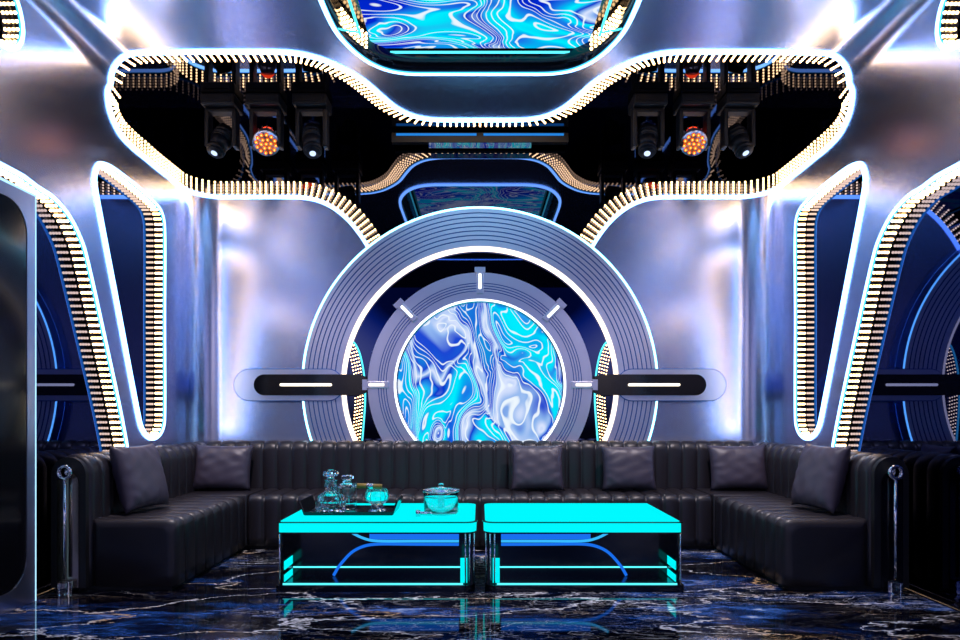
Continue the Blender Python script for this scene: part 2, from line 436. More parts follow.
def rrect(x0, y0, x1, y1, r, n=8):
    out = []
    for cx, cy, a0 in ((x1 - r, y1 - r, 0), (x0 + r, y1 - r, 90), (x0 + r, y0 + r, 180), (x1 - r, y0 + r, 270)):
        for k in range(n + 1):
            a = math.radians(a0 + 90 * k / n); out.append((cx + r * math.cos(a), cy + r * math.sin(a)))
    return out
bm = bmesh.new(); box(bm, (-.75, 1.5, H + DP - .06), (.75, 4.665, H + DP - .005)); reparent(link('screen', bm, M['topscreen']), t)
lp = [V((a, b, H + .12)) for a, b in rrect(-.80, 1.45, .80, 4.69, .10)]
P = resample(lp, .03, True); f1 = frames(P, [n] * len(P), True, False)
reparent(ribbon(f1, [(-.008, -.01), (-.008, .0), (.008, .0), (.008, -.01)], True, 'cyan_light_line', [M['cyan']], None), t)
for sx in (-1, 1):
    bm = bmesh.new()
    box(bm, (sx * .80 - .006, 4.44, H + .10), (sx * .80 + .006, 4.46, H + .112))
    bm.free()
    a = V((sx * .80, 4.42, H + .11)); b = V((sx * .90, 4.22, H + .02))
    bm = bmesh.new(); d = b - a; rot = d.to_track_quat('X', 'Z').to_matrix(); c = (a + b) / 2
    box(bm, c - V((d.length / 2, .008, .004)), c + V((d.length / 2, .008, .004)), rot=rot)
    reparent(link('cyan_light_line', bm, M['cyan']), t)
pts = []
fb = frames(resample(P3, .043, True), [n] * len(resample(P3, .043, True)), True, flip)
for p, n_, w in fb:
    if 4.22 < p.y < 4.56:
        for k in range(4): pts.append(p + w * .012 + V((0, 0, .075 + .03 * k)) - t.location)
bulbs(pts, t, .010)

# ------------------------------------------------------------------ wall ring
def arc_lathe(prof, a0, a1, name, mats, parent, mi=None, seg=180, full=False):
    """prof: list of (r, depth towards the room), swept round the ring centre; angles in degrees from +x"""
    bm = bmesh.new(); rows = []
    for i in range(seg + (0 if full else 1)):
        a = math.radians(a0 + (a1 - a0) * i / seg)
        rows.append([bm.verts.new((r * math.cos(a), -d, r * math.sin(a))) for r, d in prof])
    n = len(rows)
    for i in range(n if full else n - 1):
        for k in range(len(prof) - 1):
            f = bm.faces.new([rows[i][k], rows[(i+1) % n][k], rows[(i+1) % n][k+1], rows[i][k+1]])
            if mi: f.material_index = mi[k]
    return link(name, bm, None, parent, False, mats)
ring = thing('wall_ring', 'huge grooved silver ring glowing on the back wall behind the sofa', 'wall ring', (0, YB - .005, CZ))
A0, A1 = -55.5, 235.5
def grooved(r0, r1, lines, d, gw=.009, gd=.010):
    prof = [(r0, 0), (r0, d)]; mi = [0]
    for r in lines:
        prof += [(r - gw / 2, d), (r - gw / 4, d - gd), (r + gw / 4, d - gd), (r + gw / 2, d)]; mi += [0, 1, 1, 1]
    prof += [(r1, d), (r1, 0)]; mi += [0, 0]
    return prof, mi
pf, mi = grooved(1.19, 1.515, [1.245 + .0385 * k for k in range(7)], .10)
arc_lathe(pf, A0, A1, 'outer_band', [M['satin_ring'], M['groove']], ring, mi)
arc_lathe([(1.513, .0), (1.513, .098), (1.518, .106), (1.531, .100), (1.533, 0)], A0, A1, 'outer_glow_line', [M['groove'], M['ringline']], ring, [0, 1, 1, 0])
arc_lathe([(1.163, .03), (1.166, .085), (1.170, .10), (1.186, .104), (1.191, .03)], A0, A1, 'warm_glow_line', [M['warmrim']], ring)
# dark backing disc
bm = bmesh.new(); c = bm.verts.new((0, -.03, 0)); prev = None; first = None
for i in range(181):
    a = math.radians(A0 + (A1 - A0) * i / 180); v = bm.verts.new((1.19 * math.cos(a), -.03, 1.19 * math.sin(a)))
    if prev: bm.faces.new([c, prev, v])
    prev = v
link('dark_mirror_disc', bm, M['mirror'], ring)
disc = thing('disc_screen', 'round blue and white marbled screen glowing inside a grooved silver bezel', 'screen', (0, YB - .04, CZ))
pf, mi = grooved(.735, .957, [.80, .822, .844, .866], .10, .007, .006)
pf[-1] = (.957, .0)
arc_lathe(pf, 0, 360, 'bezel', [M['satin_ring'], M['groove']], disc, mi, 180, True)
arc_lathe([(.700, .06), (.704, .092), (.715, .098), (.721, .098), (.734, .09), (.734, .05)], 0, 360, 'glow_line', [M['brush'], M['tick']], disc, [0, 0, 1, 1, 0], 180, True)
bm = bmesh.new(); bmesh.ops.create_circle(bm, cap_ends=True, segments=128, radius=.702, matrix=Matrix.Translation((0, -.07, 0)) @ Matrix.Rotation(PI / 2, 4, 'X'))
link('screen', bm, M['disc'], disc)
for k in range(8):
    a = math.radians(45 * k); R = Matrix.Rotation(-a, 4, 'Y')
    bm = bmesh.new(); box(bm, (.775, -.118, -.030), (.985, -.10, .030), 0, None, .006); box(bm, (.957, -.122, -.045), (1.0, -.03, .045)); bm.transform(R)
    b = link('tick_bracket', bm, M['satin_ring'], disc)
    bm = bmesh.new(); box(bm, (.815, -.128, -.011), (.945, -.116, .011), 0, None, .004); bm.transform(R); link('light_bar', bm, M['tick'] if k in (1, 2, 3, 5, 6, 7) else M['warmbar'], b)
# glowing crescents built in place of mirror reflections in the dark disc
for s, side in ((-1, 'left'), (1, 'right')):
    t = thing('reflection_crescent', 'slim crescent of glowing dots standing in for a mirror reflection between the rings on the %s' % side, 'reflection stand-in', (s * 1.07, YB - .037, 1.25))
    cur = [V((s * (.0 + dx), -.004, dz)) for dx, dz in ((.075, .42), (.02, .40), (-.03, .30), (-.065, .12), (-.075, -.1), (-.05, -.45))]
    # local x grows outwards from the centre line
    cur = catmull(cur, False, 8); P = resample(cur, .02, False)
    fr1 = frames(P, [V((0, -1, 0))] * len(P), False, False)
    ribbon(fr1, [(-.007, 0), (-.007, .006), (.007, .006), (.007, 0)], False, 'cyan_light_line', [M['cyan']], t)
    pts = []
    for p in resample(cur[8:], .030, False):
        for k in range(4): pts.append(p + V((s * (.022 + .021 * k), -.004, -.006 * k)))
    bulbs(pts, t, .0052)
# horizontal arms
def pill(x0, x1, z, h, y0, y1, name, mat, par, bev=.004):
    bm = bmesh.new(); lp = rrect(x0, z - h / 2, x1, z + h / 2, h / 2 * .999, 16)
    vs = [bm.verts.new((a, y0, b)) for a, b in lp]; f = bm.faces.new(vs)
    r = bmesh.ops.extrude_face_region(bm, geom=[f]); bmesh.ops.translate(bm, vec=(0, y1 - y0, 0), verts=[e for e in r['geom'] if isinstance(e, bmesh.types.BMVert)])
    bmesh.ops.recalc_face_normals(bm, faces=bm.faces)
    return link(name, bm, mat, par)
for s, side in ((-1, 'left'), (1, 'right')):
    t = thing('wall_light_bar', 'horizontal black pill shaped lamp crossing the %s side of the ring' % side, 'wall light', (s * 1.5, YB - .10, CZ))
    f = lambda a, b: (min(s * a, s * b) - s * 1.5, max(s * a, s * b) - s * 1.5)
    a, b = f(1.17, 2.10); pill(a, b, 0, .265, -.0, -.03, 'mount_plate', M['satin_ring'], t)
    a, b = f(1.165, 2.107); pill(a, b, 0, .279, .09, -.024, 'shadow_gap', M['groove'], t)
    a, b = f(.945, 1.925); pill(a, b, 0, .178, -.02, -.05, 'black_glass', M['black'], t)
    a, b = f(1.26, 1.70); pill(a, b, 0, .022, -.045, -.062, 'light_strip', M['warmbar'], t)

# ------------------------------------------------------------------ things inside the opening
t = thing('blue_light_bar', 'long thin blue light bar in the dark opening above the ring', 'light bar', (0, 5.78, 3.42))
bm = bmesh.new(); box(bm, (-.76, -.02, -.05), (.76, .04, .03)); link('housing', bm, M['matte'], t)
for a, b in ((-.72, -.03), (.03, .72)):
    bm = bmesh.new(); box(bm, (a, -.028, .004), (b, -.018, .022)); link('light_strip', bm, M['bar'], t)
bm = bmesh.new()
box(bm, (-.44, -.03, -.095), (.44, .0, -.06)); link('display_strip', bm, M['dimscreen'], t)
# stage lights
def tube(bm, a, b, r, seg=12, mi=0, r2=None):
    a = V(a); b = V(b); d = b - a
    mt = Matrix.Translation((a + b) / 2) @ d.to_track_quat('Z', 'Y').to_matrix().to_4x4()
    r_ = bmesh.ops.create_cone(bm, cap_ends=True, segments=seg, radius1=r, radius2=r if r2 is None else r2, depth=d.length, matrix=mt)
    for v in r_['verts']:
        for f in v.link_faces: f.material_index = mi
def moving_head(loc, kind, label, tilt):
    t = thing('moving_head_light' if kind == 'spot' else 'stage_par_light', label, 'stage light', loc)
    bm = bmesh.new(); box(bm, (-.13, -.11, -.085), (.13, .11, 0), 0, None, .012); box(bm, (-.10, -.115, -.06), (.10, -.108, -.03)); b = link('base', bm, M['plastic'], t)
    bm = bmesh.new(); box(bm, (-.12, -.045, -.115), (.12, .045, -.087), 0, None, .008)
    for s in (-1, 1): box(bm, (s * .105 - .016, -.05, -.38), (s * .105 + .016, .05, -.10), 0, None, .008)
    link('yoke', bm, M['plastic'], t)
    R = Matrix.Translation((0, 0, -.31)) @ Matrix.Rotation(tilt[0], 4, 'X') @ Matrix.Rotation(tilt[1], 4, 'Y')
    bm = bmesh.new()
    if kind == 'spot':
        tube(bm, (0, 0, .09), (0, 0, -.02), .072, 20, 0, .080); tube(bm, (0, 0, -.02), (0, 0, -.10), .078, 20, 0, .062)
        tube(bm, (0, 0, -.10), (0, 0, -.13), .070, 20); tube(bm, (0, 0, -.13), (0, 0, -.15), .058, 20)
        for k in range(3): tube(bm, (0, 0, .05 - .03 * k), (0, 0, .04 - .03 * k), .084, 20)
        bm.transform(R); h = link('head', bm, M['plastic'], t, True)
        bm = bmesh.new(); tube(bm, (0, 0, -.151), (0, 0, -.156), .024, 16); bm.transform(R); link('lens', bm, M['lens'], h)
    else:
        tube(bm, (0, 0, .10), (0, 0, .03), .05, 24, 0, .072)
        for k in range(14):
            a = k / 14 * 2 * PI; box(bm, (math.cos(a) * .082 - .004, math.sin(a) * .082 - .004, -.05), (math.cos(a) * .082 + .004, math.sin(a) * .082 + .004, .05))
        tube(bm, (0, 0, .03), (0, 0, -.05), .078, 24, 0, .092); tube(bm, (0, 0, -.05), (0, 0, -.075), .100, 24)
        bm.transform(R); h = link('head', bm, M['brush'], t, True)
        bm = bmesh.new(); tube(bm, (0, 0, .105), (0, 0, .13), .052, 16, 0, .03); bm.transform(R); link('red_cap', bm, M['red'], h)
        spots = [(0, 0)] + [(.036 * math.cos(k * PI / 3), .036 * math.sin(k * PI / 3)) for k in range(6)] + [(.072 * math.cos(k * PI / 6 + .26), .072 * math.sin(k * PI / 6 + .26)) for k in range(12)]
        for x, y in spots:
            bm = bmesh.new(); tube(bm, (x, y, -.076), (x, y, -.084), .0145, 10); tube(bm, (x, y, -.084), (x, y, -.087), .007, 8, 1)
            bm.transform(R); link('led_lens', bm, None, h, False, [M['orange'], M['hot']])
    return t
YH = 5.2
for s, side in ((-1, 'left'), (1, 'right')):
    moving_head((s * 2.0, YH, H + OFF), 'spot', 'black moving head spotlight hanging nearest the %s wall' % side, (-.45, -s * .25))
    moving_head((s * 1.655, YH, H + OFF), 'par', 'stage light with glowing orange bulbs hanging on the %s' % side, (-.75, s * .15))
    moving_head((s * 1.30, YH, H + OFF), 'spot', 'black moving head spotlight hanging closer to the middle, %s of the ring' % side, (-.45, s * .12))

# ------------------------------------------------------------------ left door panel
t = thing('glass_door_panel', 'tall black glass door panel in a pale metal frame at the left edge', 'door', (-HW, 3.4, 0))
lp_o = [(2.55 - 3.4, .0), (3.712 - 3.4, .0), (3.712 - 3.4, 2.245), (2.55 - 3.4, 2.245)]
inner = rrect(2.65 - 3.4, .10, 3.645 - 3.4, 2.17, .16)
bm = bmesh.new()
flat = lp_o + inner
tr = tessellate_polygon([[V((a, b, 0)) for a, b in lp_o], [V((a, b, 0)) for a, b in inner]])
vs = [bm.verts.new((.028, a, b)) for a, b in flat]; fs = [bm.faces.new([vs[i] for i in q]) for q in tr]
r = bmesh.ops.extrude_face_region(bm, geom=fs); bmesh.ops.translate(bm, vec=(-.024, 0, 0), verts=[e for e in r['geom'] if isinstance(e, bmesh.types.BMVert)])
bmesh.ops.recalc_face_normals(bm, faces=bm.faces)
link('frame', bm, M['brush'], t)
bm = bmesh.new(); box(bm, (.012, 2.62 - 3.4, .09), (.024, 3.69 - 3.4, 2.18)); link('black_glass', bm, M['black'], t)
bm = bmesh.new(); box(bm, (.026, 3.710 - 3.4, .0), (.030, 3.715 - 3.4, 2.25)); box(bm, (.026, 2.55 - 3.4, 2.238), (.032, 3.716 - 3.4, 2.25)); link('light_line', bm, M['doorline'], t)

# ------------------------------------------------------------------ sofa
sofa = thing('corner_sofa', 'long U shaped black channel tufted leather sofa along three sides of the room', 'sofa', (0, 5.0, 0))
def loft(rings, closed_prof=True, caps=True):
    bm = bmesh.new(); rows = [[bm.verts.new(p) for p in r] for r in rings]; K = len(rings[0])
    for i in range(len(rows) - 1):
        for k in range(K if closed_prof else K - 1):
            bm.faces.new([rows[i][k], rows[i][(k+1) % K], rows[i+1][(k+1) % K], rows[i+1][k]])
    if caps: bm.faces.new(rows[0]); bm.faces.new(list(reversed(rows[-1])))
    bmesh.ops.recalc_face_normals(bm, faces=bm.faces)
    return bm
def round_prof(w, h, r0, r1, z0, sub=8):
    """profile in (t, z): t 0 (front face) .. w ; r0 radius at front top, r1 at back top; returns points with weights for channelling"""
    pts = [(0, z0)]
    for k in range(4): pts.append((0, z0 + (h - r0 - z0) * (k + 1) / 5))
    for k in range(sub + 1):
        a = PI - k / sub * PI / 2; pts.append((r0 + r0 * math.cos(a), h - r0 + r0 * math.sin(a)))
    if w - r0 - r1 > .06:
        for k in range(3): pts.append((r0 + (w - r0 - r1) * (k + 1) / 4, h))
    for k in range(1 if w - r0 - r1 < .001 else 0, sub + 1):
        a = PI / 2 - k / sub * PI / 2; pts.append((w - r1 + r1 * math.cos(a), h - r1 + r1 * math.sin(a)))
    pts.append((w, z0))
    return pts
def channels(prof, L, n, place, depth=.020, end0=0, end1=0, per=12, plain=None):
    """sweep along s in 0..L with n channels; place(t, z, s) -> point; end radii round off the ends"""
    cx = sum(p[0] for p in prof) / len(prof); cz = sum(p[1] for p in prof) / len(prof)
    rings = []
    ss = []
    w = L / n
    for i in range(n):
        for k in range(per): ss.append((i + k / per) * w)
    ss.append(L)
    if end0: ss += [end0 * x for x in (.02, .08, .18, .32, .5, .7)]
    if end1: ss += [L - end1 * x for x in (.02, .08, .18, .32, .5, .7)]
    ss = sorted(set(round(x, 5) for x in ss))
    for s in ss:
        f = (s / w) % 1.0
        if n == 1: g = 0
        else: g = depth * (1 - min(1, (abs(math.sin(PI * f)) ** .30)))
        e = 0
        if end0 and s < end0: e = end0 - math.sqrt(max(0, end0**2 - (end0 - s)**2)); g = 0
        if end1 and L - s < end1: e = max(e, end1 - math.sqrt(max(0, end1**2 - (end1 - (L - s))**2))); g = 0
        q = g + e; ring_ = []
        for t_, z in prof:
            dx = cx - t_; dz = cz - z
            tt = t_ + (q if t_ < cx else -q) * min(1, abs(dx) / .05); zz = z - (q if z > cz else 0)
            ring_.append(place(tt, zz, s))
        rings.append(ring_)
    return loft(rings)
BW = .22; SO = 5.0
bp = round_prof(BW, .80, .11, .11, .03)
# back section: channels across x
bp2 = round_prof(.16, .812, .08, .08, .03)
bm = channels(bp2, 4.54, 38, lambda t_, z, s: (-2.27 + s, 5.51 + t_ - SO, z)); link('backrest', bm, M['leather'], sofa, True)
for s_ in (-1, 1):
    bm = channels(bp, 1.77, 14, lambda t_, z, s: (s_ * (2.26 + t_), 3.90 + s - SO, z), end0=.035); o = link('backrest', bm, M['leather'], sofa, True)
sp = round_prof(.44, .42, .055, .01, .03)
bm = channels(sp, 3.54, 28, lambda t_, z, s: (-1.77 + s, 5.08 + t_ - SO, z), depth=.022); link('seat', bm, M['leather'], sofa, True)
for s_ in (-1, 1):
    bm = channels(sp, 1.18, 8, lambda t_, z, s: (s_ * (1.77 + t_ * .50 / .44), 3.90 + s - SO, z), depth=.022, end0=.05); link('seat', bm, M['leather'], sofa, True)
    bm = bmesh.new(); box(bm, (s_ * 2.02 - .25, .08, .03), (s_ * 2.02 + .25, .51, .42), 0, None, .012); link('corner_seat', bm, M['leather'], sofa, True)
    # end panel with mirror arch, rod and ring knob
    def arch(w, h, y0, y1, xc, mat, name, par):
        b2 = bmesh.new(); lp = [(-w / 2, .0), (w / 2, .0)] + [(w / 2 * math.cos(PI * k / 20), h - w / 2 + w / 2 * math.sin(PI * k / 20)) for k in range(21)]
        vs = [b2.verts.new((xc + a, y0, b + .03)) for a, b in lp]; f = b2.faces.new(vs)
        r = bmesh.ops.extrude_face_region(b2, geom=[f]); bmesh.ops.translate(b2, vec=(0, y1 - y0, 0), verts=[e for e in r['geom'] if isinstance(e, bmesh.types.BMVert)])
        bmesh.ops.recalc_face_normals(b2, faces=b2.faces)
        return link(name, b2, mat, par)
    xc = s_ * 2.378
    arch(.20, .755, -1.098, -1.13, xc, M['matte'], 'end_panel', sofa)
    ep = arch(.125, .67, -1.128, -1.137, xc - s_ * .0, M['bronze'] if s_ < 0 else M['black'], 'mirror_inlay', sofa)
    bm = bmesh.new(); tube(bm, (xc, -1.165, .09), (xc, -1.165, .67), .010, 12); link('rod', bm, M['chrome'], sofa, True)
    bm = bmesh.new()
    R_ = Matrix.Translation((xc, -1.165, .70)) @ Matrix.Rotation(PI / 2, 4, 'X')
    for i in range(28):
        pass
    prof = [(.027, -.014), (.042, -.014), (.045, 0), (.042, .014), (.027, .014), (.024, 0)]
    rows = []
    for i in range(28):
        a = i / 28 * 2 * PI; rows.append([bm.verts.new(R_ @ V((r * math.cos(a), r * math.sin(a), d))) for r, d in prof])
    for i in range(28):
        for k in range(6): bm.faces.new([rows[i][k], rows[(i+1) % 28][k], rows[(i+1) % 28][(k+1) % 6], rows[i][(k+1) % 6]])
    tube(bm, (xc, -1.152, .70), (xc, -1.13, .70), .030, 16)
    link('ring_knob', bm, M['chrome'], sofa, True)
    bm = bmesh.new(); box(bm, (xc - .03, -1.19, 0), (xc + .03, -1.14, .075), 0, None, .008); link('crystal_foot', bm, M['glass'], sofa)
    bm = bmesh.new(); box(bm, (s_ * 2.13 - .32, -1.06, 0), (s_ * 2.13 + .32, .66, .03)); link('plinth', bm, M['matte'], sofa)
bm = bmesh.new(); box(bm, (-1.81, .13, 0), (1.81, .66, .03)); link('plinth', bm, M['matte'], sofa)

# ------------------------------------------------------------------ pillows
def pillow_mesh(w, h, th, seed):
    rnd = random.Random(seed); bm = bmesh.new(); n = 26; idx = {}
    ph = [rnd.uniform(0, 6) for _ in range(6)]
    for side in (1, -1):
        for i in range(n + 1):
            for j in range(n + 1):
                u = -1 + 2 * i / n; v = -1 + 2 * j / n
                border = i in (0, n) or j in (0, n)
                if border and side < 0: idx[(side, i, j)] = idx[(1, i, j)]; continue
                pin = 1 - .07 * (1 - abs(v) ** 3) * abs(u) ** 4; pinv = 1 - .08 * (1 - abs(u) ** 3) * abs(v) ** 4
                x = u * w / 2 * pin; z = v * h / 2 * pinv
                t_ = (max(0, (1 - u ** 4)) * max(0, (1 - v ** 4))) ** .55
                y = side * th / 2 * t_
                wr = .0012 * math.sin(9 * u + 5 * v + ph[0] + 2 * math.sin(3 * v + ph[1])) + .0010 * math.sin(14 * v - 7 * u + ph[2]) + .0016 * math.sin(23 * u * abs(v) + ph[3])
                y += side * wr * min(1, t_ * 1.6)
                idx[(side, i, j)] = bm.verts.new((x, y, z))
        for i in range(n):
            for j in range(n):
                q = [idx[(side, i, j)], idx[(side, i+1, j)], idx[(side, i+1, j+1)], idx[(side, i, j+1)]]
                bm.faces.new(q if side > 0 else q[::-1])
    bmesh.ops.recalc_face_normals(bm, faces=bm.faces)
    return bm
def pillow(loc, rot, w, h, seed, label):
    o = link('throw_pillow', pillow_mesh(w, h, .15, seed), M['pillow'], None, True)
    o.location = loc; o.rotation_euler = rot
    tag(o, label, 'pillow', 'dark throw pillows on the sofa'); return o
def back_x(px, y): return (px - 480) * y / F
yb = 5.37
pillow((back_x(223, yb), yb, .605), (-.22, .02, .10), .46, .37, 1, 'dark satin pillow in the left rear corner of the sofa')
pillow((back_x(537.5, yb), yb, .605), (-.22, 0, 0), .43, .375, 2, 'dark satin pillow right of the disc centre, nearest the middle of the sofa')
pillow((back_x(628.5, yb), yb, .60), (-.22, 0, 0), .44, .365, 3, 'dark satin pillow behind the right table, second from the right rear corner')
pillow((back_x(738, yb), yb, .605), (-.22, -.02, -.10), .46, .37, 4, 'dark satin pillow in the right rear corner of the sofa')
pillow((-2.165, 4.27, .635), (-.27, .0, 1.42), .42, .43, 5, 'large dark pillow leaning on the left arm of the sofa')
pillow((2.165, 4.27, .635), (-.27, .0, -1.42), .42, .43, 6, 'large dark pillow leaning on the right arm of the sofa')

# ------------------------------------------------------------------ tables
def prism(bm, loop, z0, z1, mi=0):
    vs = [bm.verts.new((a, b, z0)) for a, b in loop]; f = bm.faces.new(vs)
    r = bmesh.ops.extrude_face_region(bm, geom=[f]); bmesh.ops.translate(bm, vec=(0, 0, z1 - z0), verts=[e for e in r['geom'] if isinstance(e, bmesh.types.BMVert)])
    bmesh.ops.recalc_face_normals(bm, faces=bm.faces)
    for f in bm.faces: f.material_index = mi
def corner_rect(x0, y0, x1, y1, rs, n=8):
    out = []
    for (cx, cy, a0), r in zip(((x1, y1, 0), (x0, y1, 90), (x0, y0, 180), (x1, y0, 270)), rs):
        sx = -1 if cx == x1 else 1; sy = -1 if cy == y1 else 1
        if r < .005: out.append((cx, cy)); continue
        for k in range(n + 1):
            a = math.radians(a0 + 90 * k / n); out.append((cx + sx * r + r * math.cos(a), cy + sy * r + r * math.sin(a)))
    return out
def table(s, label):
    t = thing('coffee_table', label, 'coffee table', (s * .60, 4.30, 0), 'glowing coffee tables')
    X = lambda a: s * a - s * .60          # a grows from the gap between the tables outwards
    def loop(a0, a1, y0, y1, rin, rout):
        x0, x1 = sorted((X(a0), X(a1)))
        if s > 0: rs = (rout * .3, rin, rin, rout)
        else: rs = (rin, rout * .3, rout, rin)
        return corner_rect(x0, y0 - 4.30, x1, y1 - 4.30, rs)
    bm = bmesh.new(); prism(bm, loop(.022, 1.175, 3.90, 4.69, .07, .02), .345, .400); link('light_box', bm, M['table'], t)
    bm = bmesh.new(); prism(bm, loop(.014, 1.183, 3.892, 4.698, .075, .02), .400, .406); link('edge_frame', bm, M['black'], t)
    bm = bmesh.new(); prism(bm, loop(.030, 1.167, 3.905, 4.685, .065, .02), .406, .409); link('glass_top', bm, M['table'], t)
    bm = bmesh.new(); prism(bm, loop(.03, 1.17, 3.905, 4.68, .06, .02), .335, .345); link('underside', bm, M['black'], t)
    bm = bmesh.new(); prism(bm, loop(.03, 1.19, 3.89, 4.66, .06, .02), .0, .038); link('plinth', bm, M['black'], t)
    x0, x1 = sorted((X(.05), X(1.16)))
    bm = bmesh.new(); box(bm, (x0, 4.13 - 4.30, .038), (x1, 4.15 - 4.30, .335)); link('mirror_back', bm, M['black'], t)
    for a, nm in ((1.155, 'side_panel'), (.045, 'side_panel')):
        bm = bmesh.new(); xa, xb = sorted((X(a), X(a + .012))); box(bm, (xa, 3.93 - 4.30, .038), (xb, 4.60 - 4.30, .335)); sp_ = link(nm, bm, M['black'], t)
        bm = bmesh.new(); aa = a - .004 if a > 1 else a + .013
        xa, xb = sorted((X(aa), X(aa + .003))); box(bm, (xa, 3.95 - 4.30, .045), (xb, 4.12 - 4.30, .085)); box(bm, (xa, 3.95 - 4.30, .115), (xb, 4.12 - 4.30, .165)); link('side_light', bm, M['table'], sp_)
    bm = bmesh.new(); xa, xb = sorted((X(.075), X(.115))); box(bm, (xa, -.375, .045), (xb, -.370, .19)); link('corner_reflection', bm, M['table'], t)  # glowing strip put in for a reflection at the inner corner
    x0, x1 = sorted((X(.10), X(1.15)))
    bm = bmesh.new(); box(bm, (x0, 3.905 - 4.30, .039), (x1, 3.915 - 4.30, .046)); link('light_line', bm, M['cyan'], t)
    bm = bmesh.new(); box(bm, (x0, 4.12 - 4.30, .088), (x1, 4.13 - 4.30, .095)); link('light_line', bm, M['cyan'], t)
    # chrome posts at the rounded inner corner and the outer corner
    for a in (.035, .06, .085, 1.168):
        bm = bmesh.new(); tube(bm, (X(a), 3.905 - 4.30 + (.03 if a == .035 else 0), .038), (X(a), 3.905 - 4.30 + (.03 if a == .035 else 0), .335), .005, 10); link('glass_post', bm, M['chrome'], t, True)
    # neon curves on the back panel
    def neon(pts, r, mat, nm):
        cu = catmull([V((X(a), 4.12 - 4.30, z)) for a, z in pts], False, 8); rings = []
        for i, p in enumerate(cu):
            d = (cu[min(i+1, len(cu)-1)] - cu[max(i-1, 0)]).normalized(); u = V((0, 1, 0)); w_ = d.cross(u).normalized()
            rings.append([p + (u * math.cos(b) + w_ * math.sin(b)) * r for b in [k * PI / 4 for k in range(8)]])
        link(nm, loft(rings), mat, t, True)
    neon([(.13, .232), (.40, .233), (.62, .234), (.71, .222), (.79, .182), (.865, .10), (.90, .042)], .009, M['neon'], 'neon_curve')
    neon([(.13, .252), (.40, .252), (.60, .252), (.67, .257), (.73, .275), (.79, .305)], .008, M['neon2'], 'neon_curve')
    bm = bmesh.new(); xa, xb = sorted((X(.13), X(.68))); box(bm, (xa, 4.12 - 4.30, .262), (xb, 4.13 - 4.30, .300)); link('neon_band', bm, M['neon'], t)
    return t
table(-1, 'left glowing cyan coffee table carrying the tray of crystal')
table(1, 'right glowing cyan coffee table with a bare top')

# ------------------------------------------------------------------ tray and crystal
TZ = .4092
t = thing('serving_tray', 'black rectangular tray with raised ends on the left glowing table', 'tray', (-.81, 4.27, TZ))
bm = bmesh.new()
box(bm, (-.27, -.15, 0), (.27, .15, .012), 0, None, .003); link('tray_base', bm, M['black'], t)
for s_ in (-1, 1):
    bm = bmesh.new(); rot = Matrix.Rotation(s_ * .35, 3, 'Y')
    box(bm, (s_ * .285 - .006, -.15, .0), (s_ * .285 + .006, .15, .095), 0, rot, .003)
    link('tray_handle', bm, M['black'], t)
for s_ in (-1, 1):
    bm = bmesh.new(); box(bm, (-.27, s_ * .147 - .004, .01), (.27, s_ * .147 + .004, .022)); link('tray_lip', bm, M['black'], t)
def lathe(prof, name, mat, par, seg=40, flute=0, loc=(0, 0, 0), flat=False):
    bm = bmesh.new(); rows = []; loc = V(loc)
    for i in range(seg):
        a = i / seg * 2 * PI
        rows.append([bm.verts.new(V((r * (1 + (flute * (1 if i % 2 else -1) if 0 < k < len(prof) - 1 else 0)) * math.cos(a), r * (1 + (flute * (1 if i % 2 else -1) if 0 < k < len(prof) - 1 else 0)) * math.sin(a), z)) + loc) for k, (r, z) in enumerate(prof) ])
    for i in range(seg):
        for k in range(len(prof) - 1): bm.faces.new([rows[i][k], rows[(i+1) % seg][k], rows[(i+1) % seg][k+1], rows[i][k+1]])
    bmesh.ops.remove_doubles(bm, verts=bm.verts, dist=1e-5)
    bmesh.ops.recalc_face_normals(bm, faces=bm.faces)
    return link(name, bm, mat, par, not flat)
TT = TZ + .0125
t = thing('crystal_decanter', 'taller cut crystal decanter with round stopper, left on the tray', 'decanter', (-.935, 4.20, TT))
lathe([(0, 0), (.085, 0), (.092, .008), (.085, .02), (.09, .035), (.088, .07), (.07, .105), (.042, .125), (.034, .135), (.038, .16), (.034, .19), (.04, .2), (.033, .2), (.027, .19), (.03, .16), (.027, .135), (.06, .1), (.078, .068), (.078, .035), (.07, .028), (0, .028)], 'bottle', M['glass'], t, 36, .035, flat=True)
lathe([(0, .19), (.022, .19), (.024, .208), (.018, .214), (.045, .226), (.05, .24), (.04, .254), (.02, .262), (0, .264)], 'stopper', M['glass'], t, 20, .03, flat=True)
t = thing('crystal_decanter', 'shorter square shouldered crystal decanter behind the taller one on the tray', 'decanter', (-.862, 4.35, TT))
lathe([(0, 0), (.055, 0), (.06, .01), (.06, .145), (.052, .16), (.028, .165), (.024, .18), (.034, .185), (.022, .185), (.018, .166), (.042, .15), (.05, .135), (.05, .02), (0, .02)], 'bottle', M['glass'], t, 16, .04, flat=True)
lathe([(0, .175), (.016, .175), (.018, .188), (.040, .192), (.042, .208), (.03, .216), (0, .217)], 'stopper', M['glass'], t, 16, .02, flat=True)
t = thing('crystal_goblet', 'footed crystal goblet with cyan drink on the right of the tray', 'goblet', (-.645, 4.2, TT))
lathe([(0, 0), (.05, 0), (.055, .008), (.04, .02), (.035, .045), (.045, .052), (.068, .07), (.074, .10), (.062, .135), (.056, .145), (.052, .145), (.058, .132), (.068, .10), (.062, .074), (.04, .06), (0, .058)], 'bowl', M['glass'], t, 28, .03, flat=True)
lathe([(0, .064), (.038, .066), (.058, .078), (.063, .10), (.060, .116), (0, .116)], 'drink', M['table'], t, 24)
t = thing('cigar', 'fat gold green cigar resting across the goblet rim on the tray', 'cigar', (-.69, 4.2, TT + .163))
bm = bmesh.new(); tube(bm, (-.08, 0, 0), (.075, 0, -.006), .016, 16); link('wrapper', bm, M['cigar'], t, True)
